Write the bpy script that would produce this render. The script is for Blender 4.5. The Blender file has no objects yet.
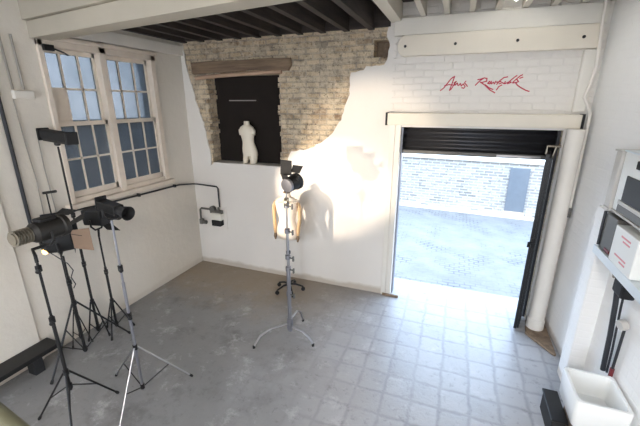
import bpy, math, random
from mathutils import Vector, Matrix
from mathutils.geometry import tessellate_polygon
PI = math.pi
S = bpy.context.scene
COL = S.collection
random.seed(7)
V = Vector

# ------------------------------------------------------------------ mesh builder
class MB:
    def __init__(s): s.v = []; s.f = []
    def add(s, vs, fs):
        b = len(s.v); s.v += [tuple(v) for v in vs]; s.f += [tuple(i + b for i in f) for f in fs]; return s
    def box(s, lo, hi, M=None):
        x0, y0, z0 = lo; x1, y1, z1 = hi
        vs = [V((x, y, z)) for z in (z0, z1) for y in (y0, y1) for x in (x0, x1)]
        if M is not None: vs = [M @ v for v in vs]
        return s.add(vs, [(0,2,3,1),(4,5,7,6),(0,1,5,4),(2,6,7,3),(0,4,6,2),(1,3,7,5)])
    def rings(s, rings, cap=True, closed=False):
        n = len(rings[0]); vs = [p for r in rings for p in r]; fs = []
        m = len(rings)
        for i in range(m if closed else m - 1):
            j = (i + 1) % m
            for k in range(n):
                l = (k + 1) % n
                fs.append((i*n+k, i*n+l, j*n+l, j*n+k))
        if cap and not closed:
            fs.append(tuple(range(n - 1, -1, -1))); fs.append(tuple((m-1)*n + k for k in range(n)))
        return s.add(vs, fs)
    def tube(s, pts, r, n=10):
        pts = [V(p) for p in pts]; m = len(pts)
        rs = r if isinstance(r, (list, tuple)) else [r] * m
        out = []; u = None
        for i, p in enumerate(pts):
            t = (pts[min(i+1, m-1)] - pts[max(i-1, 0)]).normalized()
            if u is None:
                a = V((0,0,1)) if abs(t.z) < .9 else V((1,0,0)); u = t.cross(a).normalized()
            else:
                u = (u - t * u.dot(t)).normalized()
            w = t.cross(u)
            out.append([p + (u*math.cos(2*PI*k/n) + w*math.sin(2*PI*k/n)) * rs[i] for k in range(n)])
        return s.rings(out)
    def lathe(s, prof, o, axis=(0,0,1), n=20):
        t = V(axis).normalized(); a = V((0,0,1)) if abs(t.z) < .9 else V((1,0,0))
        u = t.cross(a).normalized(); w = t.cross(u); o = V(o)
        return s.rings([[o + t*h + (u*math.cos(2*PI*k/n) + w*math.sin(2*PI*k/n))*max(r, 1e-4) for k in range(n)] for r, h in prof])
    def prism(s, poly, off, tess=True):
        # poly: list of 3D points (planar); off: extrusion vector
        p = [V(q) for q in poly]; n = len(p); o = V(off)
        tr = [tuple(t) for t in tessellate_polygon([p])]
        vs = p + [q + o for q in p]
        nrm = V((0,0,0))
        for i in range(n): nrm += p[i].cross(p[(i+1) % n])
        flip = nrm.dot(o) > 0
        fs = []
        for a, b, c in tr:
            tn = (p[b]-p[a]).cross(p[c]-p[a])
            if tn.dot(o) > 0: a, c = c, a
            fs.append((a, b, c)); fs.append((c+n, b+n, a+n))
        for i in range(n):
            j = (i + 1) % n
            fs.append((j, i, i+n, j+n) if flip is False else (i, j, j+n, i+n))
        return s.add(vs, fs)

ROOTLOC = {}
def obj(name, mb, mat, parent=None, loc=None, smooth=True, bevel=0, ang=35):
    base = ROOTLOC.get(parent.name, V((0,0,0))) if parent else V(loc or (0,0,0))
    me = bpy.data.meshes.new(name)
    me.from_pydata([tuple(V(v) - base) for v in mb.v], [], mb.f); me.update()
    if smooth:
        me.polygons.foreach_set('use_smooth', [True] * len(me.polygons))
        me.set_sharp_from_angle(angle=math.radians(ang))
    me.materials.append(mat)
    o = bpy.data.objects.new(name, me); COL.objects.link(o)
    if parent: o.parent = parent
    else: o.location = base
    ROOTLOC[o.name] = base
    if bevel:
        b = o.modifiers.new('bevel', 'BEVEL'); b.width = bevel; b.segments = 2; b.limit_method = 'ANGLE'
    return o
def tag(o, label, cat, group=None, kind=None):
    if label: o['label'] = label
    if cat: o['category'] = cat
    if group: o['group'] = group
    if kind: o['kind'] = kind
    return o
def thing(name, label, cat, loc, group=None):
    o = bpy.data.objects.new(name, None); COL.objects.link(o); o.location = loc; o.empty_display_size = .05
    ROOTLOC[o.name] = V(loc)
    return tag(o, label, cat, group)
def struct(name, mb, mat, **k):
    o = obj(name, mb, mat, **k); o['kind'] = 'structure'; return o

# ------------------------------------------------------------------ materials
def newmat(name):
    m = bpy.data.materials.new(name); m.use_nodes = True; nt = m.node_tree
    return m, nt, nt.nodes['Principled BSDF']
def N(nt, t, **k):
    n = nt.nodes.new(t)
    for a, b in k.items(): setattr(n, a, b)
    return n
def noise(nt, scale, detail=4, rough=.55, vec=None):
    n = N(nt, 'ShaderNodeTexNoise'); n.inputs['Scale'].default_value = scale
    n.inputs['Detail'].default_value = detail; n.inputs['Roughness'].default_value = rough
    nt.links.new(vec if vec else N(nt, 'ShaderNodeNewGeometry').outputs['Position'], n.inputs['Vector']); return n.outputs['Fac']
def ramp(nt, fac, stops):
    r = N(nt, 'ShaderNodeValToRGB'); e = r.color_ramp.elements
    while len(e) < len(stops): e.new(.5)
    for q, (p, c) in zip(e, stops):
        q.position = p; q.color = (*c, 1) if len(c) == 3 else c
    nt.links.new(fac, r.inputs['Fac']); return r.outputs['Color']
def mix(nt, fac, a, b, mode='MIX'):
    m = N(nt, 'ShaderNodeMix', data_type='RGBA', blend_type=mode)
    for sk, val in ((m.inputs[0], fac), (m.inputs[6], a), (m.inputs[7], b)):
        if hasattr(val, 'links'): nt.links.new(val, sk)
        elif isinstance(val, (int, float)): sk.default_value = val
        else: sk.default_value = (*val, 1)
    return m.outputs[2]
def math_(nt, op, a, b=0.0, clamp=False):
    m = N(nt, 'ShaderNodeMath', operation=op, use_clamp=clamp)
    for sk, val in ((m.inputs[0], a), (m.inputs[1], b)):
        if hasattr(val, 'links'): nt.links.new(val, sk)
        else: sk.default_value = val
    return m.outputs[0]
def bump(nt, p, h, strength=.3, dist=.01):
    b = N(nt, 'ShaderNodeBump'); b.inputs['Strength'].default_value = strength; b.inputs['Distance'].default_value = dist
    nt.links.new(h, b.inputs['Height']); nt.links.new(b.outputs['Normal'], p.inputs['Normal'])
def simple(name, col, rough=.5, metal=0, var=.12, scale=9, bumpy=0):
    m, nt, p = newmat(name)
    f = noise(nt, scale)
    c = mix(nt, f, tuple(x*(1-var) for x in col), tuple(min(1, x*(1+var)) for x in col))
    nt.links.new(c, p.inputs['Base Color']); p.inputs['Roughness'].default_value = rough; p.inputs['Metallic'].default_value = metal
    if bumpy: bump(nt, p, noise(nt, scale*6), bumpy)
    return m
def posxyz(nt):
    s = N(nt, 'ShaderNodeSeparateXYZ'); nt.links.new(N(nt, 'ShaderNodeNewGeometry').outputs['Position'], s.inputs[0])
    return s.outputs
def brickvec(nt, xy):
    x, y, z = posxyz(nt)
    c = N(nt, 'ShaderNodeCombineXYZ')
    h = math_(nt, 'ADD', x, y) if xy == 'both' else (x if xy == 'x' else y)
    nt.links.new(h, c.inputs[0]); nt.links.new(z, c.inputs[1]); return c.outputs[0]
def bricktex(nt, vec, w, h, mortar, offset=.5, bias=0, smooth=.1):
    b = N(nt, 'ShaderNodeTexBrick'); b.offset = offset; b.squash = 1
    b.inputs['Scale'].default_value = 1; b.inputs['Brick Width'].default_value = w; b.inputs['Row Height'].default_value = h
    b.inputs['Mortar Size'].default_value = mortar; b.inputs['Mortar Smooth'].default_value = smooth; b.inputs['Bias'].default_value = bias
    b.inputs['Color1'].default_value = (0,0,0,1); b.inputs['Color2'].default_value = (1,1,1,1); b.inputs['Mortar'].default_value = (.5,.5,.5,1)
    nt.links.new(vec, b.inputs['Vector']); return b
def warp(nt, vec, amt, scale):
    n = N(nt, 'ShaderNodeTexNoise'); n.inputs['Scale'].default_value = scale; nt.links.new(vec, n.inputs['Vector'])
    s = N(nt, 'ShaderNodeVectorMath', operation='MULTIPLY_ADD'); nt.links.new(n.outputs['Color'], s.inputs[0])
    s.inputs[1].default_value = (amt,)*3; nt.links.new(vec, s.inputs[2]); return s.outputs[0]

def mat_old_brick():
    m, nt, p = newmat('old_brick')
    vec = warp(nt, brickvec(nt, 'both'), .03, 6)
    b = bricktex(nt, vec, .205, .072, .011)
    c = ramp(nt, b.outputs['Color'], [(0, (.26,.17,.11)), (.3, (.50,.37,.23)), (.7, (.56,.46,.32)), (1, (.36,.29,.22))])
    c = mix(nt, b.outputs['Fac'], c, (.30,.25,.20))
    ww = ramp(nt, noise(nt, 5.5, 8, .75), [(.40, (0,0,0)), (.56, (1,1,1))])
    c = mix(nt, math_(nt, 'MULTIPLY', ww, .52), c, (.88,.75,.55))
    dk = ramp(nt, noise(nt, 26, 6, .7), [(.36, (1,1,1)), (.42, (0,0,0))])
    c = mix(nt, math_(nt, 'MULTIPLY', dk, .75), c, (.12,.085,.06))
    nt.links.new(c, p.inputs['Base Color']); p.inputs['Roughness'].default_value = .95
    h = math_(nt, 'ADD', math_(nt, 'MULTIPLY', b.outputs['Fac'], -1.2), noise(nt, 30, 5, .7))
    bump(nt, p, h, 1.0, .03); return m
def mat_plaster(name, col, stain, axis='x', xmin=None, zmin=None, grime=.55):
    m, nt, p = newmat(name)
    f = noise(nt, 1.3, 5, .6)
    c = mix(nt, f, tuple(x*.93 for x in col), tuple(min(1, x*1.05) for x in col))
    sp = ramp(nt, noise(nt, 5, 8, .75), [(.27, (1,1,1)), (.34, (0,0,0))])
    c = mix(nt, math_(nt, 'MULTIPLY', sp, .35), c, stain)
    # rising damp grime just above the floor
    x, y, z = posxyz(nt)
    g = math_(nt, 'ADD', z, math_(nt, 'MULTIPLY', noise(nt, 4, 5), -.12))
    g = ramp(nt, g, [(0, (1,1,1)), (.05, (0,0,0))])
    c = mix(nt, math_(nt, 'MULTIPLY', g, grime), c, (.36,.28,.20))
    nt.links.new(c, p.inputs['Base Color']); p.inputs['Roughness'].default_value = .75
    h = noise(nt, 9, 6, .6)
    if axis:
        b = bricktex(nt, warp(nt, brickvec(nt, axis), .02, 5), .225, .078, .012, smooth=.6)
        bf = math_(nt, 'MULTIPLY', b.outputs['Fac'], -.55 if xmin is not None else -.2)
        if xmin is not None:
            mk = math_(nt, 'MULTIPLY', math_(nt, 'GREATER_THAN', x, xmin), math_(nt, 'GREATER_THAN', z, zmin))
            bf = math_(nt, 'MULTIPLY', bf, mk)
        h = math_(nt, 'ADD', math_(nt, 'MULTIPLY', h, .5), bf)
    bump(nt, p, h, .55, .012); return m
def mat_floor():
    m, nt, p = newmat('tiled_concrete')
    x, y, z = posxyz(nt)
    c2 = N(nt, 'ShaderNodeCombineXYZ'); nt.links.new(x, c2.inputs[0]); nt.links.new(y, c2.inputs[1])
    vec = warp(nt, warp(nt, c2.outputs[0], .045, 5), .03, 14)
    b = bricktex(nt, vec, .27, .27, .03, offset=0, smooth=1)
    big = noise(nt, .9, 6, .62); fine = noise(nt, 7, 7, .7)
    c = mix(nt, big, (.105,.103,.105), (.30,.30,.305))
    c = mix(nt, math_(nt, 'MULTIPLY', fine, .6), c, (.27,.267,.265))
    st = ramp(nt, noise(nt, 2.1, 7, .7), [(.52, (0,0,0)), (.68, (1,1,1))])
    c = mix(nt, math_(nt, 'MULTIPLY', st, .6), c, (.10,.095,.095))
    lime = ramp(nt, noise(nt, 3.4, 8, .75), [(.55, (0,0,0)), (.66, (1,1,1))])
    c = mix(nt, math_(nt, 'MULTIPLY', lime, .45), c, (.55,.55,.56))
    # joints, worn away towards the left of the room
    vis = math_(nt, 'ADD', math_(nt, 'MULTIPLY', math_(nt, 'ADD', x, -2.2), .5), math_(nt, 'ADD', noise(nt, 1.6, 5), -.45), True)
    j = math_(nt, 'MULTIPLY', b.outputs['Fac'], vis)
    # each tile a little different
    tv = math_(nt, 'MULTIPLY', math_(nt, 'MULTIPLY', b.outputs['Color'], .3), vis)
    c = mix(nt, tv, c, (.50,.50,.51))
    c = mix(nt, math_(nt, 'MULTIPLY', vis, .45), c, (.56,.56,.58))  # paler to the right: the door's daylight glow put into the tile colour
    c = mix(nt, math_(nt, 'MULTIPLY', j, math_(nt, 'ADD', noise(nt, 2.6, 6), -.06)), c, (.18,.18,.19))
    sc2 = ramp(nt, noise(nt, 11, 7, .75), [(.36, (1,1,1)), (.45, (0,0,0))])
    c = mix(nt, math_(nt, 'MULTIPLY', sc2, .35), c, (.12,.115,.115))
    # brown dust swept against the back wall
    d = math_(nt, 'ADD', math_(nt, 'ADD', math_(nt, 'MULTIPLY', y, .8), 1.2), math_(nt, 'ADD', noise(nt, 3, 6, .7), -.62))
    d = ramp(nt, d, [(.0, (0,0,0)), (.7, (1,1,1))])
    d2 = ramp(nt, x, [(.50, (1,1,1)), (.95, (0,0,0))])
    xs = math_(nt, 'MULTIPLY', x, .25); d2 = ramp(nt, xs, [(.45, (1,1,1)), (.85, (0,0,0))])
    c = mix(nt, math_(nt, 'MULTIPLY', math_(nt, 'MULTIPLY', d, d2), .8), c, (.27,.205,.135))
    nt.links.new(c, p.inputs['Base Color'])
    r = N(nt, 'ShaderNodeMapRange'); nt.links.new(fine, r.inputs[0]); r.inputs[3].default_value = .18; r.inputs[4].default_value = .45
    nt.links.new(r.outputs[0], p.inputs['Roughness'])
    bump(nt, p, math_(nt, 'ADD', math_(nt, 'MULTIPLY', j, -.25), math_(nt, 'MULTIPLY', noise(nt, 22, 6, .7), .7)), .4, .01)
    return m
def mat_wood(name, a, b, axis='x', scale=1.0, rough=.75):
    m, nt, p = newmat(name)
    mp = N(nt, 'ShaderNodeMapping'); nt.links.new(N(nt, 'ShaderNodeNewGeometry').outputs['Position'], mp.inputs[0])
    sc = {'x': (1.2, 14, 14), 'y': (14, 1.2, 14), 'z': (14, 14, 1.2)}[axis]
    mp.inputs['Scale'].default_value = tuple(q*scale for q in sc)
    f = noise(nt, 1.6, 7, .65, mp.outputs[0])
    nt.links.new(ramp(nt, f, [(.3, a), (.7, b)]), p.inputs['Base Color']); p.inputs['Roughness'].default_value = rough
    bump(nt, p, f, .4, .01); return m
def mat_emit(name, col, s):
    m, nt, p = newmat(name); p.inputs['Emission Color'].default_value = (*col, 1); p.inputs['Emission Strength'].default_value = s
    p.inputs['Base Color'].default_value = (*col, 1); return m
def mat_pane():
    m, nt, p = newmat('obscured_glass')
    nt.nodes.remove(p); out = nt.nodes['Material Output']
    t = N(nt, 'ShaderNodeBsdfTransparent'); d = N(nt, 'ShaderNodeBsdfTranslucent'); g = N(nt, 'ShaderNodeBsdfGlossy')
    f = noise(nt, 3, 5)
    nt.links.new(ramp(nt, f, [(.3, (.235,.25,.26)), (.7, (.29,.30,.31))]), t.inputs[0])
    nt.links.new(ramp(nt, f, [(.3, (.235,.25,.26)), (.7, (.29,.30,.31))]), d.inputs[0])
    g.inputs['Roughness'].default_value = .35; g.inputs['Color'].default_value = (.9,.95,1,1)
    a = N(nt, 'ShaderNodeMixShader'); a.inputs[0].default_value = .08; nt.links.new(t.outputs[0], a.inputs[1]); nt.links.new(d.outputs[0], a.inputs[2])
    fr = N(nt, 'ShaderNodeFresnel'); fr.inputs[0].default_value = 1.45
    b = N(nt, 'ShaderNodeMixShader'); nt.links.new(fr.outputs[0], b.inputs[0]); nt.links.new(a.outputs[0], b.inputs[1]); nt.links.new(g.outputs[0], b.inputs[2])
    nt.links.new(b.outputs[0], out.inputs['Surface']); return m

M = {}
M['brick'] = mat_old_brick()
M['plaster'] = mat_plaster('back_plaster', (.73,.695,.65), (.45,.38,.30), 'x', 3.33, 2.6)
M['left'] = mat_plaster('left_plaster', (.68,.64,.575), (.45,.40,.33), None, grime=.2)
M['right'] = mat_plaster('right_paint', (.87,.865,.85), (.55,.52,.47), 'y')
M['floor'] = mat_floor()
M['cream'] = simple('cream_paint', (.72,.66,.56), .6, var=.06, scale=4, bumpy=.05)
M['offwhite'] = simple('off_white_paint', (.72,.69,.63), .6, var=.08, scale=3, bumpy=.05)
M['frame'] = simple('window_paint', (.70,.62,.53), .55, var=.1, scale=12)
M['beampaint'] = simple('beam_paint', (.62,.58,.50), .65, var=.1, scale=2.5, bumpy=.08)
M['dark_joist'] = mat_wood('dark_joist_wood', (.016,.012,.011), (.055,.042,.035), 'y')
M['dark_board'] = mat_wood('dark_board_wood', (.018,.013,.011), (.05,.036,.03), 'x')
M['old_timber'] = mat_wood('old_timber', (.11,.07,.045), (.29,.20,.125), 'x')
M['pink_timber'] = mat_wood('pink_timber', (.38,.25,.17), (.55,.38,.27), 'x')
M['black'] = simple('black_metal', (.012,.012,.013), .42, .3, .2)
M['matte'] = simple('matte_black', (.010,.010,.011), .75, 0, .2)
M['grey_black'] = simple('worn_black', (.025,.023,.021), .5, .3, .35, 20)
M['chrome'] = simple('chrome', (.42,.42,.44), .35, 1, .06)
M['steel'] = simple('dull_steel', (.30,.30,.33), .4, .9, .1)
M['silver'] = simple('cast_silver', (.30,.27,.22), .4, .8, .15)
M['tan'] = simple('tan_gel', (.24,.155,.10), .6, 0, .1, 14)
M['form'] = simple('linen', (.80,.70,.58), .85, 0, .06, 20, .1)
M['torso'] = simple('cream_fibreglass', (.80,.73,.60), .45, 0, .06, 6)
M['slat'] = simple('roller_slat', (.045,.045,.05), .4, .5, .2)
M['ceramic'] = simple('white_ceramic', (.83,.84,.83), .18, 0, .03, 3)
M['grey_box'] = simple('grey_enclosure', (.52,.50,.47), .5, 0, .06)
M['white_box'] = simple('white_enclosure', (.80,.81,.79), .4, 0, .04)
M['dark_box'] = simple('dark_plastic', (.014,.015,.017), .6, 0, .15)
M['taupe'] = simple('taupe_metal', (.12,.115,.105), .5, .2, .1)
M['bluewhite'] = simple('tray_white', (.70,.76,.80), .4, 0, .05)
M['red'] = simple('red_paint', (.50,.015,.05), .5, 0, .2, 30)
M['pink'] = simple('pink_ink', (.72,.28,.32), .6, 0, .2, 30)
M['olive'] = simple('olive_paint', (.17,.165,.105), .6, 0, .12, 5)
M['plinth'] = simple('dirty_concrete', (.22,.16,.11), .95, 0, .75, 16, .5)
M['pipe'] = simple('pipe_paint', (.74,.70,.64), .5, 0, .06, 5)
M['alley'] = None
M['pane'] = mat_pane()
M['tube'] = mat_emit('tube_light', (1,1,.98), 14)
M['bulb'] = mat_emit('lamp_glow', (1,.62,.16), 5)
M['arm'] = mat_wood('arm_wood', (.42,.27,.14), (.58,.40,.22), 'z')
M['pier'] = mat_plaster('stained_pier', (.74,.71,.65), (.30,.27,.23), None)
M['big_beam'] = simple('stained_beam_paint', (.44,.40,.325), .7, 0, .14, 2, .1)
M['step'] = simple('worn_step', (.36,.36,.37), .7, 0, .2, 6)
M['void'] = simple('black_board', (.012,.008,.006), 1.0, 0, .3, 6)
M['cable'] = simple('cable_black', (.02,.022,.028), .5, 0, .15)
M['greywire'] = simple('grey_cable', (.30,.28,.25), .6, 0, .1)
M['darkred'] = simple('dark_red', (.16,.015,.02), .4, 0, .15)
def mat_alley_wall():
    m, nt, p = newmat('alley_brick')
    b = bricktex(nt, brickvec(nt, 'x'), .22, .075, .012)
    c = ramp(nt, b.outputs['Color'], [(0, (.30,.295,.28)), (.5, (.44,.43,.41)), (1, (.24,.235,.22))])
    c = mix(nt, b.outputs['Fac'], c, (.52,.515,.50))
    dk = ramp(nt, noise(nt, 14, 5, .7), [(.36, (1,1,1)), (.42, (0,0,0))])
    c = mix(nt, math_(nt, 'MULTIPLY', dk, .8), c, (.20,.19,.18))
    nt.links.new(c, p.inputs['Base Color']); p.inputs['Roughness'].default_value = .9
    bump(nt, p, math_(nt, 'MULTIPLY', b.outputs['Fac'], -1), .6, .015); return m
def mat_cobbles():
    m, nt, p = newmat('alley_setts')
    x, y, z = posxyz(nt); c2 = N(nt, 'ShaderNodeCombineXYZ'); nt.links.new(x, c2.inputs[0]); nt.links.new(y, c2.inputs[1])
    b = bricktex(nt, warp(nt, c2.outputs[0], .08, 3), .17, .09, .016, smooth=.8)
    c = ramp(nt, noise(nt, 2.5, 6), [(.3, (.165,.165,.167)), (.7, (.225,.225,.225))])
    gap = math_(nt, 'MULTIPLY', b.outputs['Fac'], ramp(nt, noise(nt, 1.2, 4), [(.50, (.08,.08,.08)), (.66, (1,1,1))]))
    c = mix(nt, math_(nt, 'MULTIPLY', gap, .9), c, (.05,.052,.055))
    nt.links.new(c, p.inputs['Base Color']); p.inputs['Roughness'].default_value = .55
    bump(nt, p, math_(nt, 'ADD', math_(nt, 'MULTIPLY', gap, -.8), noise(nt, 9, 5)), .7, .02); return m
M['alley'] = mat_alley_wall(); M['setts'] = mat_cobbles()

# ------------------------------------------------------------------ room
CEIL = 3.95; REAR = -9.0
def rwx(y): return 5.52 - .0665*y          # the right wall leans out towards the camera
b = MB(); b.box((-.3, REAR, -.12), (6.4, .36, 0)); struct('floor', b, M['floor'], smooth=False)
b = MB(); b.box((-.3, REAR, CEIL), (6.4, .36, CEIL+.1)); struct('ceiling', b, M['dark_board'], smooth=False)

# back wall: brick core with openings, then the plaster coat with its broken outline
NX0, NX1, NZ0, NZ1 = .42, 1.70, 1.855, 3.20
DX0, DX1, DZ = 3.43, 5.30, 2.50
HX0, HX1, HZ0, HZ1 = 3.06, 3.26, 3.36, 3.56
b = MB()
xs = [-.3, NX0, NX1, HX0, HX1, DX0, DX1, 6.4]; zs = [0, NZ0, DZ, NZ1, HZ0, HZ1, CEIL]
for i in range(len(xs)-1):
    for j in range(len(zs)-1):
        cx = (xs[i]+xs[i+1])/2; cz = (zs[j]+zs[j+1])/2
        if NX0 < cx < NX1 and NZ0 < cz < NZ1: continue
        if DX0 < cx < DX1 and cz < DZ: continue
        if HX0 < cx < HX1 and HZ0 < cz < HZ1: continue
        b.box((xs[i], .02, zs[j]), (xs[i+1], .36, zs[j+1]))
for k in range(17):                               # broken brick ends round the niche
    z = NZ0 + .01 + k*.0765
    d = random.uniform(.0, .045)
    if d > .012: b.box((NX1 - d, .024, z), (NX1 + .01, .20, z + .062))
    d = random.uniform(.0, .05)
    if d > .012: b.box((NX0 - .01, .024, z), (NX0 + d, .22, z + .062))
for k in range(42):                               # bricks standing a little proud
    x = random.uniform(.25, 2.9); z = random.uniform(2.1, 3.7)
    if NX0-.25 < x < NX1+.05 and z < NZ1+.3: continue
    if x > 2.4 and z < 3.2: continue
    if x < .3 and z < 3: continue
    b.box((x, random.uniform(.004, .014), z), (x+random.choice((.1, .2)), .03, z+.062))
core = struct('wall_back', b, M['brick'], smooth=False)

def rough(pts, amp, step=.05):
    out = []
    for (x0, z0), (x1, z1) in zip(pts[:-1], pts[1:]):
        n = max(1, int(math.hypot(x1-x0, z1-z0)/step))
        for k in range(n):
            t = k/n; out.append((x0+(x1-x0)*t + random.uniform(-amp, amp), z0+(z1-z0)*t + random.uniform(-amp, amp)))
    return out
left_edge = [(.37, 1.80), (.40, 1.97), (.345, 2.22), (.30, 2.54), (.20, 2.80), (.16, 3.0), (.12, 3.18), (.06, 3.5), (.03, CEIL)]
right_edge = [(3.24, CEIL), (3.23, 3.58), (3.26, 3.55), (3.26, 3.36), (3.20, 3.27), (2.98, 3.25), (2.93, 3.20), (2.77, 3.19), (2.75, 2.90), (2.64, 2.58), (2.49, 2.36), (2.34, 2.25), (2.18, 2.16), (1.86, 2.10), (1.80, 1.96), (1.72, 1.86)]
poly = [(-.02, 0), (DX0, 0), (DX0, DZ), (DX1, DZ), (DX1, 0), (5.9, 0), (5.9, CEIL)]
poly += rough(right_edge, .012) + [(1.72, 1.86)] + rough([(1.70, 1.858), (.44, 1.852)], .004, .12) + [(.42, 1.83)]
poly += rough(left_edge, .012) + [(.03, CEIL), (-.02, CEIL)]
b = MB(); b.prism([(x, 0, z) for x, z in poly], (0, .022, 0))
pl = obj('plaster_coat', b, M['plaster'], core, smooth=False)
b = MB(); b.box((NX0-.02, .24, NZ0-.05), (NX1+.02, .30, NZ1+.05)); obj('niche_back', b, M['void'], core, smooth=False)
b = MB(); b.box((NX0+.01, .004, NZ0-.03), (NX1-.005, .24, NZ0+.006)); obj('niche_sill', b, M['plaster'], core, smooth=False)
b = MB(); b.box((HX0, .19, HZ0), (HX1, .22, HZ1)); obj('pocket_back', b, M['plinth'], core, smooth=False)
b = MB(); b.box((NX0+.25, .235, 2.83), (NX0+.75, .24, 2.845)); obj('chalk_line', b, M['greywire'], core, smooth=False)

# left wall with the window opening
WY0, WY1, WZ0, WZ1 = -2.14, -.58, 1.66, 3.44
b = MB(); ys = [REAR, WY0, WY1, .36]; zz = [0, WZ0, WZ1, CEIL]
for i in range(3):
    for j in range(3):
        if i == 1 and j == 1: continue
        b.box((-.28, ys[i], zz[j]), (0, ys[i+1], zz[j+1]))
wl = struct('wall_left', b, M['left'], smooth=False)
b = MB(); b.box((0, -2.0, 3.50), (.05, .02, 3.64)); struct('trim_1', b, M['offwhite'], smooth=False, bevel=.006)
b = MB(); b.box((0, REAR, 0), (.03, -2.80, CEIL)); obj('wall_breast', b, M['left'], wl, smooth=False, bevel=.03)

# right wall
b = MB()
b.prism([(rwx(.36), .36, 0), (rwx(REAR), REAR, 0), (rwx(REAR)+.3, REAR, 0), (rwx(.36)+.3, .36, 0)], (0, 0, CEIL))
wr = struct('wall_right', b, M['right'], smooth=False)
b = MB(); b.box((5.46, -1.18, 0), (5.70, -.96, 1.90)); obj('pilaster', b, M['right'], wr, smooth=False, bevel=.012)
b = MB(); b.box((5.33, -.06, 2.70), (5.45, .01, 3.34)); pr = struct('trim_2', b, M['pier'], smooth=False, bevel=.015)
# rear wall, out of view; its wide opening is sized to let in fill daylight
b = MB(); b.box((-.3, REAR-.2, 0), (6.6, REAR, .9)); b.box((-.3, REAR-.2, 3.6), (6.6, REAR, CEIL)); b.box((-.3, REAR-.2, .9), (.2, REAR, 3.6)); b.box((3.6, REAR-.2, .9), (6.6, REAR, 3.6))
struct('wall_rear', b, M['left'], smooth=False)

# window: outer frame, mullion, four sashes
win = bpy.data.objects.new('window_1', None); COL.objects.link(win); win.location = (0, -1.36, WZ0); ROOTLOC[win.name] = V(win.location); win['kind'] = 'structure'
f = MB()
f.box((-.12, WY0, WZ1-.07), (.035, WY1, WZ1)); f.box((-.12, WY0, WZ0), (.02, WY1, WZ0+.06))
f.box((-.12, WY0, WZ0), (.035, WY0+.055, WZ1)); f.box((-.12, WY1-.08, WZ0), (.035, WY1, WZ1))
YM = -1.405
f.box((-.12, YM-.045, WZ0), (.035, YM+.045, WZ1))
obj('window_frame', f, M['frame'], win, smooth=False, bevel=.006)
b = MB(); b.box((-.1, WY0-.06, WZ0-.055), (.09, WY1+.05, WZ0+.005)); obj('window_sill', b, M['frame'], win, smooth=False, bevel=.008)
b = MB(); b.box((-.0, WY0-.03, WZ1), (.055, WY1+.03, WZ1+.045)); obj('window_head', b, M['frame'], win, smooth=False, bevel=.008)
ZM = 2.565
for (ya, yb) in ((WY0+.055, YM-.045), (YM+.045, WY1-.08)):
    for (za, zb, xo, nm) in ((WZ0+.06, ZM+.03, -.035, 'lower_sash'), (ZM-.03, WZ1-.07, -.075, 'upper_sash')):
        s = MB(); st = .035
        s.box((xo-.02, ya, za), (xo+.02, ya+st, zb)); s.box((xo-.02, yb-st, za), (xo+.02, yb, zb))
        br = .07 if nm == 'lower_sash' else .05
        s.box((xo-.02, ya, za), (xo+.02, yb, za+br)); s.box((xo-.02, ya, zb-.05), (xo+.02, yb, zb))
        for k in (1, 2):
            y = ya + (yb-ya)*k/3; s.box((xo-.014, y-.011, za), (xo+.014, y+.011, zb))
        z = (za+br+zb-.05)/2; s.box((xo-.014, ya, z-.011), (xo+.014, yb, z+.011))
        so = obj(nm, s, M['frame'], win, smooth=False)
        g = MB(); g.box((xo-.003, ya+.01, za+.01), (xo+.003, yb-.01, zb-.01)); obj('panes', g, M['pane'], so, smooth=False)
        if nm == 'upper_sash' and ya < -2:
            q = MB(); q.box((xo+.004, ya+.03, za+.055), (xo+.012, ya+(yb-ya)/3-.01, z-.012)); obj('blanking_board', q, M['frame'], so, smooth=False)
b = MB()
b.box((.035, -2.10, 3.325), (.075, -2.00, 3.385)); b.tube([(.06, -2.03, 3.36), (.10, -1.93, 3.32), (.07, -1.86, 3.30)], .009)
obj('window_catch', b, M['black'], win)

# ceiling timbers
def bl(x): return -2.18 - .147*x
for k in range(10):
    x = .06 + k*.325
    b = MB(); b.box((x, bl(x)+.10, 3.68), (x+.075, .03, CEIL)); o = struct('ceiling_joist', b, M['dark_joist'], smooth=False)
for k in range(8):
    x = 3.62 + k*.265
    b = MB(); b.box((x, -3.0, 3.78), (x+.062, .03, CEIL)); o = struct('ceiling_joist', b, M['beampaint'], smooth=False, bevel=.004)
b = MB(); b.box((.0, -.035, 3.70), (3.265, .03, CEIL)); struct('header_plate', b, M['dark_board'], smooth=False)
b = MB(); b.box((3.27, -2.7, 3.74), (3.40, .03, CEIL)); struct('ceiling_joist', b, M['beampaint'], smooth=False, bevel=.006)
b = MB()
def bl(x): return -2.18 - .147*x
ang = math.atan(-.150)
Mb = Matrix.Translation((0, -2.18, 0)) @ Matrix.Rotation(ang, 4, 'Z')
b.box((-.2, 0, 3.43), (6.6, .20, 3.585), Mb)
bm = struct('ceiling_beam', b, M['big_beam'], smooth=False, bevel=.006)
b = MB(); b.box((-.2, -.035, 3.59), (6.6, .22, CEIL), Mb); obj('upper_casing', b, M['big_beam'], bm, smooth=False, bevel=.006)
tag(bm, None, None)

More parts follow.
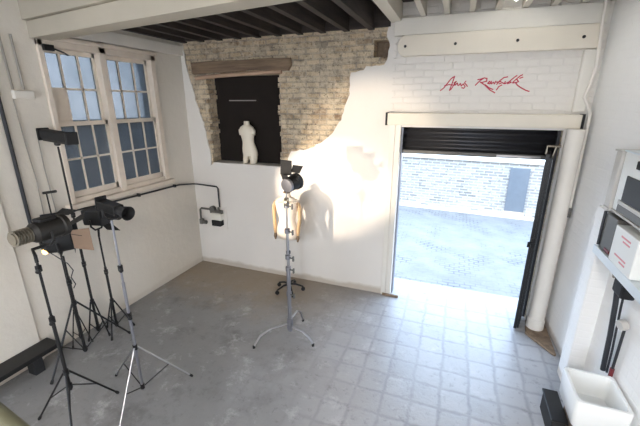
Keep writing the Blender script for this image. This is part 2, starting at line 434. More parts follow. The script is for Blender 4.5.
# timber and steel over the openings
b = MB()
pts = [(.20, 3.395), (.6, 3.405), (1.1, 3.40), (1.6, 3.41), (1.90, 3.395), (1.905, 3.30), (1.86, 3.235), (1.3, 3.262), (.9, 3.245), (.5, 3.235), (.215, 3.225)]
b.prism([(x, -.035, z) for x, z in pts], (0, .09, 0))
t = obj('timber_lintel', b, M['old_timber'], loc=(1.05, 0, 3.3), smooth=False, bevel=.01); tag(t, 'rough dark timber lintel set in the brick above the black niche', 'lintel')
b = MB(); rr = []
for k in range(13):
    q = k/12; x = .25 + q*1.50; z = 3.17 + .055*q + .012*math.sin(q*PI)
    r = .032 - .008*abs(q-.5)
    rr.append([(x, .0 + r*1.1*math.cos(a*PI/5), z + r*math.sin(a*PI/5)) for a in range(10)])
b.rings(rr); t = obj('timber_batten', b, M['pink_timber'], loc=(1.0, 0, 3.2)); tag(t, 'thin reddish rounded timber under the dark lintel of the niche', 'timber')

b = MB(); n = 8                                   # plank with rounded left end
z0, z1 = 3.345, 3.575; r = (z1-z0)/2
pp = [(5.44, z0), (5.44, z1)] + [(3.345+r - r*.75*math.sin(PI*k/n), z0+r + r*math.cos(PI*k/n)) for k in range(n+1)]
b.prism([(x, -.09, z) for x, z in pp], (0, .10, 0))
t = obj('door_beam', b, M['cream'], loc=(4.4, 0, 3.46), smooth=False, bevel=.006); tag(t, 'cream painted plank beam with rounded end above the red handwriting', 'beam')
for x in (3.47, 4.04, 4.68, 5.29):
    b = MB(); b.lathe([(.0, 0), (.017, 0), (.015, .012), (0, .014)], (x, -.09, 3.455), (0, -1, 0), 10); obj('bolt', b, M['black'], t)
b = MB(); b.box((3.32, -.055, 3.58), (5.47, .01, 3.775)); t = obj('wall_plate', b, M['offwhite'], loc=(4.4, 0, 3.6), smooth=False, bevel=.006); tag(t, 'off-white timber plate under the ceiling joists above the rounded cream beam', 'beam')
b = MB(); b.box((3.31, -.13, 2.53), (5.42, .01, 2.68)); t = obj('lintel_casing', b, M['cream'], loc=(4.4, 0, 2.6), smooth=False, bevel=.008); tag(t, 'long cream steel casing directly over the roller shutter opening', 'lintel')
for x in (3.285, 5.42):
    b = MB(); b.box((x, -.132, 2.525), (x+.024, -.002, 2.685)); obj('end_plate', b, M['matte'], t, smooth=False)

# door jambs
b = MB(); b.box((3.405, -.015, 0), (3.475, .10, 2.53)); b.box((3.33, -.012, 0), (3.40, .0, 2.53)); struct('door_1', b, M['offwhite'], smooth=False, bevel=.006)
b = MB(); b.box((3.36, -.045, 0), (3.60, -.012, .03)); t = obj('threshold_strip', b, M['plinth'], loc=(3.48, 0, 0), smooth=False); tag(t, 'short brown strip on floor at left foot of doorway', 'strip')

# roller shutter
sh = thing('roller_shutter', 'black roller shutter rolled up at top of the doorway', 'shutter', (4.4, .14, 2.2))
b = MB()
rs = []
for k in range(56):
    z = 2.19 + k*.0085; rs.append((z, .13 + .012*math.cos(k/56*2*PI*5)))
prof = [(3.46, y, z) for z, y in rs]
vs = prof + [(5.31, y, z) for z, y in rs]; m = len(rs)
b.add(vs, [(i, i+m, i+1+m, i+1) for i in range(m-1)])
c = obj('slat_curtain', b, M['slat'], sh); sm = c.modifiers.new('s', 'SOLIDIFY'); sm.thickness = .006
b = MB(); b.box((3.46, .095, 2.145), (5.31, .17, 2.195)); obj('bottom_rail', b, M['taupe'], sh, smooth=False, bevel=.006)
b = MB(); b.box((4.66, .085, 2.156), (5.14, .095, 2.184)); obj('light_gap_bar', b, M['chrome'], sh, smooth=False)  # pale bar standing in for daylight through a gap in the slats
for x in (3.45, 5.27):
    b = MB(); b.box((x, .08, 0), (x+.045, .20, 2.5)); obj('guide_rail', b, M['slat'] if x > 4 else M['steel'], sh, smooth=False, bevel=.004)

# folded steel gate
g = thing('folding_gate', 'black steel gate leaves folded back at the right of the doorway', 'gate', (5.2, -.05, 0))
def leaf(p0, p1, z0, z1, th):
    d = V((p1[0]-p0[0], p1[1]-p0[1], 0)); L = d.length; a = math.atan2(d.y, d.x)
    Mx = Matrix.Translation((p0[0], p0[1], 0)) @ Matrix.Rotation(a, 4, 'Z')
    fr = MB(); fr.box((0, 0, z0), (.035, th, z1), Mx); fr.box((L-.035, 0, z0), (L, th, z1), Mx)
    for z in (z0, (z0+z1)/2-.02, z1-.045): fr.box((.03, 0, z), (L-.03, th, z+.045), Mx)
    o = obj('gate_leaf', fr, M['black'], g, smooth=False, bevel=.003)
    p = MB(); p.box((.03, th*.4, z0+.02), (L-.03, th*.55, z1-.02), Mx); obj('sheet', p, M['slat'], o, smooth=False)
    for k in range(3):
        q = MB(); x = L*(k+1)/4; q.box((x-.01, -.004, z0+.02), (x+.01, th, z1-.02), Mx); obj('bar', q, M['black'], o, smooth=False)
    return o
leaf((5.15, -.29), (5.235, .07), .02, 2.26, .035)
leaf((5.178, -.27), (5.262, .07), .02, 2.22, .03)
b = MB(); b.tube([(5.15, -.29, 1.22), (5.10, -.31, 1.22), (5.10, -.31, 1.16)], .012); b.box((5.13, -.30, 1.15), (5.16, -.26, 1.27)); obj('latch', b, M['black'], g)
b = MB(); b.tube([(5.15, -.1, 2.24), (5.15, -.1, 2.33), (5.28, -.1, 2.33)], .014); b.tube([(5.20, -.1, 2.1), (5.24, -.1, 2.33)], .012); obj('hanger', b, M['silver'], g)

# down pipe, plinth, conduit
b = MB(); b.prism([(5.245, -.33, 0), (5.29, -.42, 0), (5.49, -.70, 0), (5.515, -.68, 0), (5.515, -.02, 0), (5.29, -.02, 0)], (0, 0, .03))
t = obj('plinth', b, M['plinth'], loc=(5.35, -.2, 0), smooth=False, bevel=.012); tag(t, 'low dirty brown concrete plinth under the fat white pipe', 'plinth')
dp = thing('down_pipe', 'fat off-white pipe standing beside the folded black gate', 'pipe', (5.375, -.17, .03))
b = MB(); b.lathe([(.087, .03), (.087, 2.53)], (5.375, -.17, 0), n=28); obj('pipe', b, M['pipe'], dp)
b = MB(); b.lathe([(.10, .03), (.10, .15), (.09, .17)], (5.375, -.17, 0), n=28); obj('socket', b, M['pipe'], dp)
b = MB()
b.tube([(5.40, -.12, 3.93), (5.415, -.12, 3.6), (5.435, -.12, 3.35), (5.445, -.12, 3.15), (5.425, -.12, 2.98), (5.395, -.13, 2.86), (5.475, -.15, 2.70), (5.478, -.15, 2.5)], .016)
b.tube([(5.478, -.15, 2.5), (5.480, -.15, 1.62)], .014)
c = obj('wall_conduit', b, M['pipe'], loc=(5.45, -.13, 2.5)); tag(c, 'thin bent cream conduit running down the back right corner', 'conduit')
b = MB(); b.lathe([(.0, 0), (.022, 0), (.022, .10), (.012, .12)], (5.480, -.15, 1.53)); obj('conduit_end', b, M['taupe'], c)

# red handwriting on the white brick
strokes = [  # in hundredths of a metre from (3.90, 2.92)
 [(0,0),(6,5),(11,12),(18,22),(24,26)],[(24,26),(21,14),(18,4),(17,0)],[(7,9),(15,11),(26,10)],
 [(19,1),(24,10),(28,17),(24,14),(27,10)],[(27,10),(30,14),(32,9)],[(33,9),(36,13),(38,8),(41,12)],[(41,12),(45,7),(43,4),(39,5)],[(44,15),(45.5,17)],[(43,14),(48,9),(49,7)],
 [(63,9),(70,17),(77,22),(71,20),(66,19)],[(77,22),(82,21),(82,16),(74,14)],[(71,15),(80,9),(90,0),(99,-5)],[(80,10),(88,4),(95,1)],
 [(84,12),(87,16),(89,12),(87,11),(85,13)],[(90,16),(91,11),(94,14),(96,11),(98,16)],[(100,10),(105,17),(111,22),(117,23)],[(99,14),(107,15)],[(101,0),(104,6),(109,9)],
 [(104,11),(109,13),(113,11),(114,15)],[(114,11),(120,14),(126,20),(132,25)],[(118,11),(124,13),(121,15)],[(126,12),(131,18),(137,24),(141,26)],[(128,12),(136,14),(133,18)],
 [(131,13),(135,8),(141,4),(150,-1),(156,-3)],[(137,20),(142,22)]]
sc = .0062
ww = thing('wall_writing', 'red handwritten name on white brick above the doorway', 'writing', (4.4, 0, 2.99))
for word in (strokes[:9], strokes[9:]):
    b = MB()
    for st in word:
        P = [V((3.92 + x*sc, -.0015, 2.945 + z*sc)) for x, z in st]
        for p, q in zip(P[:-1], P[1:]):
            d = (q-p).normalized(); nrm = V((-d.z, 0, d.x))*.0062; e = d*.003; k = V((0,.002,0))
            b.add([p-e-nrm, q+e-nrm, q+e+nrm, p-e+nrm, p-e-nrm+k, q+e-nrm+k, q+e+nrm+k, p-e+nrm+k], [(0,1,2,3),(0,4,5,1),(1,5,6,2),(2,6,7,3),(3,7,4,0)])
    obj('word', b, M['red'], ww, smooth=False)

# ------------------------------------------------------------------ outside
b = MB(); b.box((-6, .36, -.14), (16, 14, -.02)); struct('alley_ground', b, M['setts'], smooth=False)
b = MB(); b.box((DX0, .34, -.12), (DX1, .60, -.004)); struct('door_step', b, M['step'], smooth=False)
def alley_box(x0, x1, y0, y1, z0, z1):
    q = MB(); Ma = Matrix.Translation((2.73, 5.37, 0)) @ Matrix.Rotation(math.atan2(-.28, 3.53), 4, 'Z'); q.box((x0, y0, z0), (x1, y1, z1), Ma); return q
b = MB(); b.box((-.3, .03, CEIL), (12, .36, 4.4)); b.box((6.4, .03, -.1), (12, .36, CEIL)); struct('facade_wall', b, M['alley'], smooth=False)
t = obj('alley_wall', alley_box(-8, 12, 0, .4, -.05, 1.36), M['alley'], smooth=False); t['kind'] = 'structure'
q = alley_box(-8, 12, -.05, .45, 1.36, 1.44); obj('coping', q, M['offwhite'], t, smooth=False)
q = alley_box(-8, 12, -.25, 0, -.05, .012); obj('kerb', q, M['offwhite'], t, smooth=False)
q = alley_box(2.82, 3.26, -.06, -.004, .12, 1.24); t = obj('alley_door', q, simple('blue_grey_door', (.15,.175,.205), .6), smooth=False, loc=(5.7, 5.1, .1)); tag(t, 'narrow blue-grey door in the sunlit brick wall across the alley', 'door')
q = alley_box(2.80, 3.28, -.06, -.004, .02, .12); obj('door_base', q, simple('tan_step', (.55,.45,.33), .8), t, smooth=False)
b = MB(); b.box((-4.2, -9, -.2), (-3.9, 6, 2.42)); struct('yard_wall', b, simple('yard_render', (.17,.16,.15), .9), smooth=False)
b = MB(); b.box((-9, -9, -.3), (-.28, 6, -.15)); struct('yard_ground', b, simple('yard_paving', (.18,.18,.19), .9), smooth=False)

# ------------------------------------------------------------------ lamp stands
def tripod(name, label, x, y, top, hub, low, feet, mats, r=.014, collars=(), group='lighting stands by the left wall'):
    col, leg, brc = mats; r *= .85
    t = thing(name, label, 'stand', (x, y, 0), group)
    b = MB(); b.tube([(x, y, max(low-.04, .03)), (x, y, (hub+top)*.52)], r); obj('lower_column', b, col, t)
    b = MB(); b.tube([(x, y, (hub+top)*.5), (x, y, top)], r*.7); obj('upper_column', b, col, t)
    for cz in (hub, low) + tuple(collars):
        b = MB(); b.lathe([(r*1.2, -.026), (r*1.55, -.024), (r*1.55, .024), (r*1.2, .026)], (x, y, cz), n=14); c = obj('collar', b, M['black'], t)
        if cz not in (hub, low):
            q = MB(); q.tube([(x+r, y-r, cz), (x+.05, y-.035, cz)], [.006, .008]); q.lathe([(.012, 0), (.018, .004), (.018, .016), (.012, .02)], (x+.045, y-.032, cz), (.8, -.55, 0), 10); obj('knob', q, M['black'], c)
    for fx, fy in feet:
        d = V((fx-x, fy-y, 0)).normalized(); p0 = V((x, y, hub)) + d*r*1.4; p1 = V((fx, fy, .018))
        b = MB(); b.tube([p0, p1], r*.62, 8); lo = obj('leg', b, leg, t)
        q = MB(); q.lathe([(r*.8, -.03), (r*1.0, -.0), (r*.7, .012)], p1, (p1-p0), 10); obj('rubber_foot', q, M['matte'], lo)
        mid = p0.lerp(p1, .56)
        b = MB(); b.tube([V((x, y, low)) + d*r*1.3, mid], r*.42, 6); obj('brace', b, brc, t)
    return t
BK = (M['black'],)*3
def tri(x, y, r, a0): return [(x + r*math.cos(a0+k*2*PI/3), y + r*math.sin(a0+k*2*PI/3)) for k in range(3)]
# front left black stand (carries the ribbed fresnel)
tripod('light_stand', 'nearest black tripod stand, carrying the lamp with ribbed silver back', 1.184, -3.248, 1.60, .55, .40, [(.839,-3.37),(1.25,-2.888),(1.462,-3.485)], BK, .017, (1.55, 1.08))
# stand with glowing lamp
tripod('light_stand', 'black tripod stand under the lamp with the tan barn door', .418, -2.599, 1.26, .70, .10, [(.075,-2.66),(.50,-3.04),(.556,-2.121)], BK, .019, (.95,))
# chrome stand
tripod('light_stand', 'chrome tripod stand with black braces, foremost right of the group', 1.495, -2.795, 1.85, .564, .10, [(1.791,-2.437),(1.03,-2.72),(1.66,-3.23)], (M['steel'], M['chrome'], M['black']), .016, (.918, 1.4))
# tall stand with strip lamp on top
tripod('light_stand', 'tallest black stand, holding the long strip lamp before the window', .237, -2.288, 2.36, .5, .12, tri(.237, -2.288, .127, .353), BK, .017, (1.6, 1.0))
tripod('light_stand', 'black stand at the wall under the small angled lamp head', .37, -2.137, 1.30, .45, .12, tri(.37, -2.137, .189, 1.048), BK, .017, (.85,))
s2 = tripod('light_stand', 'bare topped black stand with short cross arm by the window sill', .165, -2.465, 1.88, .45, .12, tri(.165, -2.465, .115, .557), (M['black'], M['grey_black'], M['black']), .013, (1.45,))
b = MB(); b.tube([(.14, -2.48, 1.89), (.27, -2.43, 1.91)], .015); obj('cross_arm', b, M['black'], s2)

def frame_mat(o, fwd, upv=(0,0,1)):
    f_ = V(fwd).normalized(); r_ = f_.cross(V(upv)).normalized(); u_ = r_.cross(f_)
    m = Matrix((( f_.x, r_.x, u_.x, o[0]), (f_.y, r_.y, u_.y, o[1]), (f_.z, r_.z, u_.z, o[2]), (0,0,0,1))); return m
def T(Mx, p): return Mx @ V(p)
def plate(Mx, quad, th, mat, parent, name):
    b = MB(); p = [T(Mx, q) for q in quad]; n = (p[1]-p[0]).cross(p[2]-p[0]).normalized()*th
    b.prism(p, n); return obj(name, b, mat, parent, smooth=False)
def yoke(Mx, w, drop, parent, mat):
    b = MB(); b.tube([T(Mx, (0, w, 0)), T(Mx, (0, w, -drop*.6)), T(Mx, (0, w*.5, -drop)), T(Mx, (0, -w*.5, -drop)), T(Mx, (0, -w, -drop*.6)), T(Mx, (0, -w, 0))], .011, 8)
    return obj('yoke', b, mat, parent)
GL = 'film lamp heads'
# 1 ribbed fresnel on the nearest stand
o1 = (1.13, -3.12, 1.82); Mx = frame_mat(o1, (-.05, 1, -.02))
h = thing('film_lamp', 'big lamp with ribbed silver back and dark body on nearest stand', 'lamp', o1, GL)
b = MB(); b.lathe([(.0, -.10), (.06, -.10), (.082, -.07), (.085, .12), (.095, .13), (.095, .17), (.075, .17)], o1, Mx.to_3x3() @ V((1,0,0)), 20); obj('housing', b, M['grey_black'], h)
b = MB()
for k in range(6):
    s_ = -.22 + k*.021; b.lathe([(.045, s_), (.062, s_+.002), (.062, s_+.008), (.045, s_+.010)], o1, Mx.to_3x3() @ V((1,0,0)), 18)
b.lathe([(0, -.23), (.046, -.23), (.046, -.095), (0, -.095)], o1, Mx.to_3x3() @ V((1,0,0)), 18)
obj('ribbed_back', b, M['silver'], h)
yoke(Mx, .10, .12, h, M['black'])
b = MB(); b.tube([T(Mx, (0, 0, -.125)), T(Mx, (-.09, -.03, -.135)), (1.184, -3.248, 1.66), (1.184, -3.248, 1.604)], .013); obj('spigot', b, M['black'], h)
for qd in ([(.17, -.07, .085), (.17, .07, .085), (.25, .09, .11), (.25, -.09, .11)], [(.17, -.07, -.085), (.17, .07, -.085), (.24, .09, -.12), (.24, -.09, -.12)]): plate(Mx, qd, .004, M['matte'], h, 'barn_door')
b = MB(); b.box((-.04, -.045, .075), (.10, .045, .105), Mx); obj('top_vent', b, M['matte'], h, smooth=False, bevel=.01)
# 2 glowing lamp with tan barn door
o2 = (.38, -2.58, 1.45); Mx = frame_mat(o2, (.62, .78, .02))
h = thing('film_lamp', 'dark lamp with orange glow inside and tan barn door', 'lamp', o2, GL)
b = MB(); b.lathe([(0, -.15), (.09, -.15), (.14, -.10), (.15, .0), (.145, .12), (.125, .13)], o2, Mx.to_3x3() @ V((1,0,0)), 22); obj('housing', b, M['matte'], h)
b = MB(); b.lathe([(0, -.012), (.028, -.006), (.028, .006), (0, .012)], T(Mx, (-.125, .07, -.10)), (.4, -.9, -.1), 12); obj('bulb', b, M['bulb'], h)
yoke(Mx, .165, .16, h, M['black'])
plate(Mx, [(.13, .02, -.13), (.13, .13, -.15), (.13, .13, .10), (.13, .02, .12)], .003, M['matte'], h, 'barn_door')
plate(Mx, [(.13, .13, -.10), (.13, .13, .10), (.30, .22, .12), (.30, .22, -.13)], .004, M['tan'], h, 'barn_door')
plate(Mx, [(.13, -.12, -.10), (.13, -.12, .10), (.17, -.15, .11), (.17, -.15, -.11)], .004, M['matte'], h, 'barn_door')
plate(Mx, [(.13, -.10, .13), (.13, .10, .13), (.27, .13, .20), (.27, -.13, .20)], .004, M['matte'], h, 'barn_door')
b = MB(); b.tube([T(Mx, (-.1, .02, -.13)), (.47, -2.60, 1.18), (.50, -2.58, 1.10), (.47, -2.6, 1.02), (.52, -2.60, .95), (.49, -2.61, .90)], .005, 6); obj('power_lead', b, M['cable'], h)
# 3 spotlight on the chrome stand
o3 = (1.53, -2.80, 1.965); Mx = frame_mat(o3, (1, -.12, -.10))
h = thing('film_lamp', 'slim black spotlight with flared snoot on the chrome stand', 'lamp', o3, GL)
b = MB(); b.box((-.13, -.045, -.04), (.10, .045, .04), Mx); b.box((-.145, -.05, -.045), (-.13, .05, .07), Mx); obj('housing', b, M['black'], h, smooth=False, bevel=.012)
b = MB(); b.lathe([(.04, .09), (.036, .12), (.04, .13), (.06, .215), (.055, .215), (.036, .14)], o3, Mx.to_3x3() @ V((1,0,0)), 18); obj('snoot', b, M['matte'], h)
yoke(Mx, .075, .10, h, M['black'])
# 4 small angled lamp on wall stand
o4 = (.37, -2.13, 1.53); Mx = frame_mat(o4, (1, .1, .05))
h = thing('film_lamp', 'small black lamp head with open flaps behind the tan barn door', 'lamp', o4, GL)
b = MB(); b.box((-.12, -.075, -.07), (.14, .075, .11), Mx); obj('housing', b, M['dark_box'], h, smooth=False, bevel=.015)
b = MB(); b.lathe([(.05, .14), (.05, .27), (.062, .28), (.062, .34), (.05, .34)], T(Mx, (0, .0, .055)), Mx.to_3x3() @ V((1,0,0)), 16); obj('lens_tube', b, M['black'], h)
plate(Mx, [(-.06, -.08, -.085), (.12, -.08, -.085), (.17, -.13, -.19), (-.02, -.13, -.19)], .004, M['matte'], h, 'barn_door')
yoke(Mx, .085, .13, h, M['black'])
b = MB(); b.tube([T(Mx, (0, 0, -.13)), (.37, -2.137, 1.304)], .012, 8); obj('spigot', b, M['black'], h)
# 5 strip lamp on the tallest stand
o5 = (.245, -2.29, 2.47); Mx = frame_mat(o5, (1, -.08, -.06))
h = thing('film_lamp', 'long black strip lamp on top of the tallest stand', 'lamp', o5, GL)
b = MB(); b.box((-.215, -.05, -.045), (.26, .05, .055), Mx); obj('housing', b, M['matte'], h, smooth=False, bevel=.02)
for x in (-.222, .262):
    b = MB(); b.box((x-.012, -.062, -.065), (x+.012, .062, .065), Mx); obj('end_cap', b, M['black'], h, smooth=False, bevel=.01)
b = MB(); b.lathe([(.02, -.10), (.03, -.09), (.03, -.04)], (.237, -2.288, 2.47), (0,0,1), 12); obj('spigot', b, M['black'], h)
b = MB(); b.box((-.2, -.056, -.066), (.2, .03, -.045), Mx); obj('lens_strip', b, M['grey_black'], h, smooth=False)

# C-stand
cx, cy = 2.49, -1.46
cs = thing('c_stand', 'chrome C-stand with arched legs in the middle of the floor', 'stand', (cx, cy, 0))
b = MB(); b.tube([(cx, cy, .10), (cx, cy, .95)], .024, 14); obj('riser', b, M['steel'], cs)
b = MB(); b.tube([(cx, cy, .9), (cx, cy, 1.42)], .015, 12); obj('column', b, M['chrome'], cs)
b = MB(); b.tube([(cx, cy, 1.4), (cx, cy, 1.865)], .010, 12); obj('top_column', b, M['chrome'], cs)
for z in (.62, .95, 1.10, 1.42, 1.72):
    b = MB(); b.lathe([(.022, -.03), (.032, -.025), (.032, .025), (.022, .03)], (cx, cy, z), n=14); c = obj('collar', b, M['steel'], cs)
    q = MB(); q.tube([(cx+.02, cy-.01, z), (cx+.085, cy-.03, z)], .008, 8); q.box((cx+.075, cy-.045, z-.028), (cx+.09, cy-.02, z+.028)); obj('tee_knob', q, M['taupe'], c)
b = MB(); b.lathe([(.02, -.02), (.05, -.018), (.05, .018), (.02, .02)], (cx, cy, 1.76), (1, .2, 0), 16); b.tube([(cx-.1, cy-.02, 1.76), (cx+.12, cy+.02, 1.76)], .010); obj('grip_head', b, M['silver'], cs)
for k, (fx, fy) in enumerate(((2.815,-1.51),(2.168,-1.795),(2.499,-1.085))):
    z = .10 + .05*k; d = V((fx-cx, fy-cy, 0)); b = MB()
    b.tube([(cx, cy, z+.06), V((cx, cy, z+.06))+d*.2, V((cx, cy, z+.055))+d*.55, V((cx, cy, z*.75+.03))+d*.82, V((cx, cy, .06))+d*.95, V((cx, cy, .012))+d], .0125, 8)
    l = obj('leg', b, M['chrome'], cs)
    q = MB(); q.lathe([(.016, 0), (.016, .03), (.012, .035)], V((cx, cy, 0))+d, n=10); obj('foot', q, M['matte'], l)
    b = MB(); b.lathe([(.025, -.025), (.038, -.02), (.038, .02), (.025, .025)], (cx, cy, z+.06), n=14); obj('hub', b, M['steel'], cs)
# lamp on the C-stand, aimed at the wall
o6 = (2.50, -1.43, 1.99); Mx = frame_mat(o6, (.25, .95, .12))
h = thing('film_lamp', 'black lamp with round body and raised flap on the C-stand', 'lamp', o6, GL)
b = MB(); b.lathe([(0, -.09), (.06, -.085), (.078, -.06), (.08, .05), (.092, .06), (.092, .09), (.07, .09)], T(Mx, (0, .055, -.02)), Mx.to_3x3() @ V((1,0,0)), 20); obj('housing', b, M['black'], h)
b = MB(); b.lathe([(.062, -.094), (.074, -.092), (.08, -.066), (.072, -.07)], T(Mx, (0, .055, -.02)), Mx.to_3x3() @ V((1,0,0)), 20); obj('rear_ring', b, M['steel'], h)
plate(Mx, [(.07, -.16, .04), (.07, .0, .04), (.10, .0, .20), (.10, -.16, .20)], .005, M['matte'], h, 'barn_door')
plate(Mx, [(.09, -.02, .07), (.09, .10, .07), (.14, .12, .14), (.14, -.02, .14)], .005, M['matte'], h, 'barn_door')
plate(Mx, [(.05, -.10, -.06), (.05, -.02, -.06), (.03, -.02, .06), (.03, -.12, .06)], .005, M['matte'], h, 'barn_door')
b = MB(); b.tube([T(Mx, (0, .0, -.05)), (cx, cy, 1.87)], .014, 10); obj('yoke', b, M['black'], h)
b = MB(); b.lathe([(.012, 0), (.022, .005), (.022, .03)], T(Mx, (0, .14, .05)), Mx.to_3x3() @ V((0,1,0)), 10); obj('knob', b, M['black'], h)

# ------------------------------------------------------------------ dress form behind it
fx, fy = 1.98, -.42
df = thing('dress_form', 'pale linen dress form with wooden arms on castors behind the C-stand', 'dress form', (fx, fy, 0))
def torso(rings, n=24, sq=2.3):
    out = []
    for z, rx, ry, ox, oy in rings:
        r_ = []
        for k in range(n):
            a = 2*PI*k/n; c, s = math.cos(a), math.sin(a)
            r_.append((ox + rx*math.copysign(abs(c)**(2/sq), c), oy + ry*math.copysign(abs(s)**(2/sq), s), z))
        out.append(r_)
    return out
R = [(.885,.150,.095),(.93,.168,.105),(.98,.172,.108),(1.04,.158,.10),(1.10,.138,.088),(1.16,.122,.080),(1.21,.125,.085),(1.27,.143,.10),(1.33,.160,.115),(1.39,.172,.112),(1.44,.176,.098),(1.475,.165,.080),(1.50,.125,.065),(1.515,.075,.056),(1.535,.055,.052),(1.575,.050,.050)]
b = MB(); b.rings(torso([(z, a, c, fx, fy) for z, a, c in R])); o = obj('bodice', b, M['form'], df, ang=80)
b = MB(); b.lathe([(.052, 1.575), (.048, 1.59), (.02, 1.60), (.014, 1.625), (0, 1.63)], (fx, fy, 0), n=18); obj('neck_cap', b, M['old_timber'], df)
for s in (-1, 1):
    b = MB(); b.lathe([(.0, 0), (.050, .002), (.050, .012), (0, .014)], (fx+s*.166, fy, 1.41), (s, 0, .15), 16); obj('arm_plate', b, M['pink_timber'], df)
for s in (-1, 1):
    b = MB(); b.tube([(fx+s*.178, fy, 1.44), (fx+s*.205, fy-.01, 1.36), (fx+s*.205, fy-.01, 1.20), (fx+s*.19, fy-.03, 1.06), (fx+s*.185, fy-.04, .95)], [.022, .030, .024, .026, .018], 12); ar = obj('arm', b, M['arm'], df)
    b = MB(); b.tube([(fx+s*.185, fy-.04, .955), (fx+s*.183, fy-.045, .91), (fx+s*.18, fy-.05, .86)], [.019, .026, .012], 10); obj('hand', b, M['old_timber'], ar)
b = MB(); b.tube([(fx, fy, .10), (fx, fy, .90)], .016, 12); obj('pole', b, M['black'], df)
b = MB(); b.lathe([(.02, 0), (.035, .01), (.035, .05), (.02, .06)], (fx, fy, .62), n=12); obj('height_collar', b, M['black'], df)
for k in range(5):
    a = .35 + k*2*PI/5; d = V((math.cos(a), math.sin(a), 0))
    b = MB(); b.tube([V((fx, fy, .12)), V((fx, fy, .115))+d*.10, V((fx, fy, .075))+d*.21], [.018, .016, .013], 8); l = obj('leg', b, M['black'], df)
    q = MB(); c0 = V((fx, fy, .032))+d*.215; q.lathe([(.012, -.016), (.030, -.014), (.030, .014), (.012, .016)], c0, d.cross(V((0,0,1))), 14); q.tube([c0, c0+V((0,0,.045))], .009, 8); obj('castor', q, M['matte'], l)

# mannequin torso in the niche
mx, my, mz = 1.06, .115, NZ0+.008
tm = thing('mannequin_torso', 'cream armless mannequin torso standing in the black niche', 'mannequin', (mx, my, mz))
RT = [(.0,.126,.078,.03,0),(.06,.130,.078,.025,0),(.12,.120,.078,.015,0),(.17,.108,.070,.008,0),(.22,.098,.063,.0,0),(.28,.103,.067,-.004,0),(.34,.115,.075,-.008,0),(.40,.125,.078,-.010,0),(.44,.128,.072,-.012,0),(.475,.115,.060,-.012,0),(.50,.075,.050,-.012,0),(.515,.048,.045,-.010,0),(.55,.042,.042,-.008,-.005),(.575,.040,.040,-.006,-.008)]
# pelvis with two thigh stubs under it
b = MB(); b.rings(torso([(mz+.13+z*.93, a, c, mx+ox, my+oy) for z, a, c, ox, oy in RT], 24, 2.2))
obj('body', b, M['torso'], tm, ang=80)
b = MB(); b.rings(torso([(mz, .055, .06, mx+.075, my), (mz+.08, .066, .066, mx+.08, my), (mz+.17, .07, .07, mx+.08, my)], 16, 2)); obj('thigh', b, M['torso'], tm)
b = MB(); b.rings(torso([(mz, .036, .05, mx-.075, my), (mz+.08, .048, .06, mx-.055, my), (mz+.17, .062, .068, mx-.03, my)], 16, 2)); obj('thigh', b, M['torso'], tm)
for s in (-1, 1):
    b = MB(); c0 = V((mx-.012+s*.105, my, mz+.13+.395)); b.rings(torso([(c0.z-.075, .020, .026, c0.x+s*.014, my), (c0.z-.04, .034, .04, c0.x+s*.006, my), (c0.z+.005, .040, .045, c0.x, my), (c0.z+.03, .026, .032, c0.x-s*.01, my)], 14, 2)); obj('shoulder_cap', b, M['torso'], tm, ang=80)

# ------------------------------------------------------------------ gas meter and pipes
gm = thing('gas_meter', 'small gas meter with regulator and elbow pipe on the corner', 'meter', (.33, -.05, .75))
b = MB(); b.box((.36, -.10, .87), (.56, .0, 1.00)); obj('meter_body', b, M['offwhite'], gm, smooth=False, bevel=.015)
b = MB(); b.box((.37, -.115, .77), (.55, .0, .875)); obj('dial_housing', b, M['matte'], gm, smooth=False, bevel=.012)
b = MB(); b.tube([(.40, -.06, 1.05), (.14, -.06, 1.05), (.115, -.06, 1.03), (.11, -.06, .86)], .017); obj('elbow_pipe', b, M['taupe'], gm)
b = MB(); b.lathe([(.02, 0), (.042, .01), (.042, .09), (.02, .10)], (.125, -.06, .76), n=14); b.lathe([(.02, 0), (.035, .005), (.035, .05), (0, .055)], (.17, -.06, .80), (1, 0, 0), 12); obj('regulator', b, M['taupe'], gm)
b = MB(); b.lathe([(.0, -.03), (.055, -.028), (.055, .028), (0, .03)], (.38, -.06, 1.06), (0, 1, 0), 18); b.box((.33, -.08, .99), (.57, -.03, 1.05)); b.tube([(.50, -.06, 1.0), (.50, -.06, 1.10)], .02); obj('valve', b, M['taupe'], gm)
b = MB(); b.box((.30, -.012, .70), (.62, .0, 1.10)); obj('mounting_board', b, M['plaster'], gm, smooth=False)
b = MB(); b.tube([(.035, -2.5, 1.63), (.035, -2.3, 1.605), (.035, -1.85, 1.565), (.035, -.40, 1.53), (.05, -.06, 1.475), (.10, -.035, 1.47), (.48, -.035, 1.455), (.505, -.035, 1.43), (.515, -.045, 1.104)], .013)
t = obj('gas_pipe', b, M['cable'], loc=(.04, -1.5, 1.5)); tag(t, 'long black pipe running below the window sill to the gas meter', 'pipe')
for (y, z) in ((-1.2, 1.55), (-.5, 1.532)):
    b = MB(); b.box((.002, y-.012, z-.022), (.052, y+.012, z+.022)); obj('pipe_clip', b, M['black'], t, smooth=False)

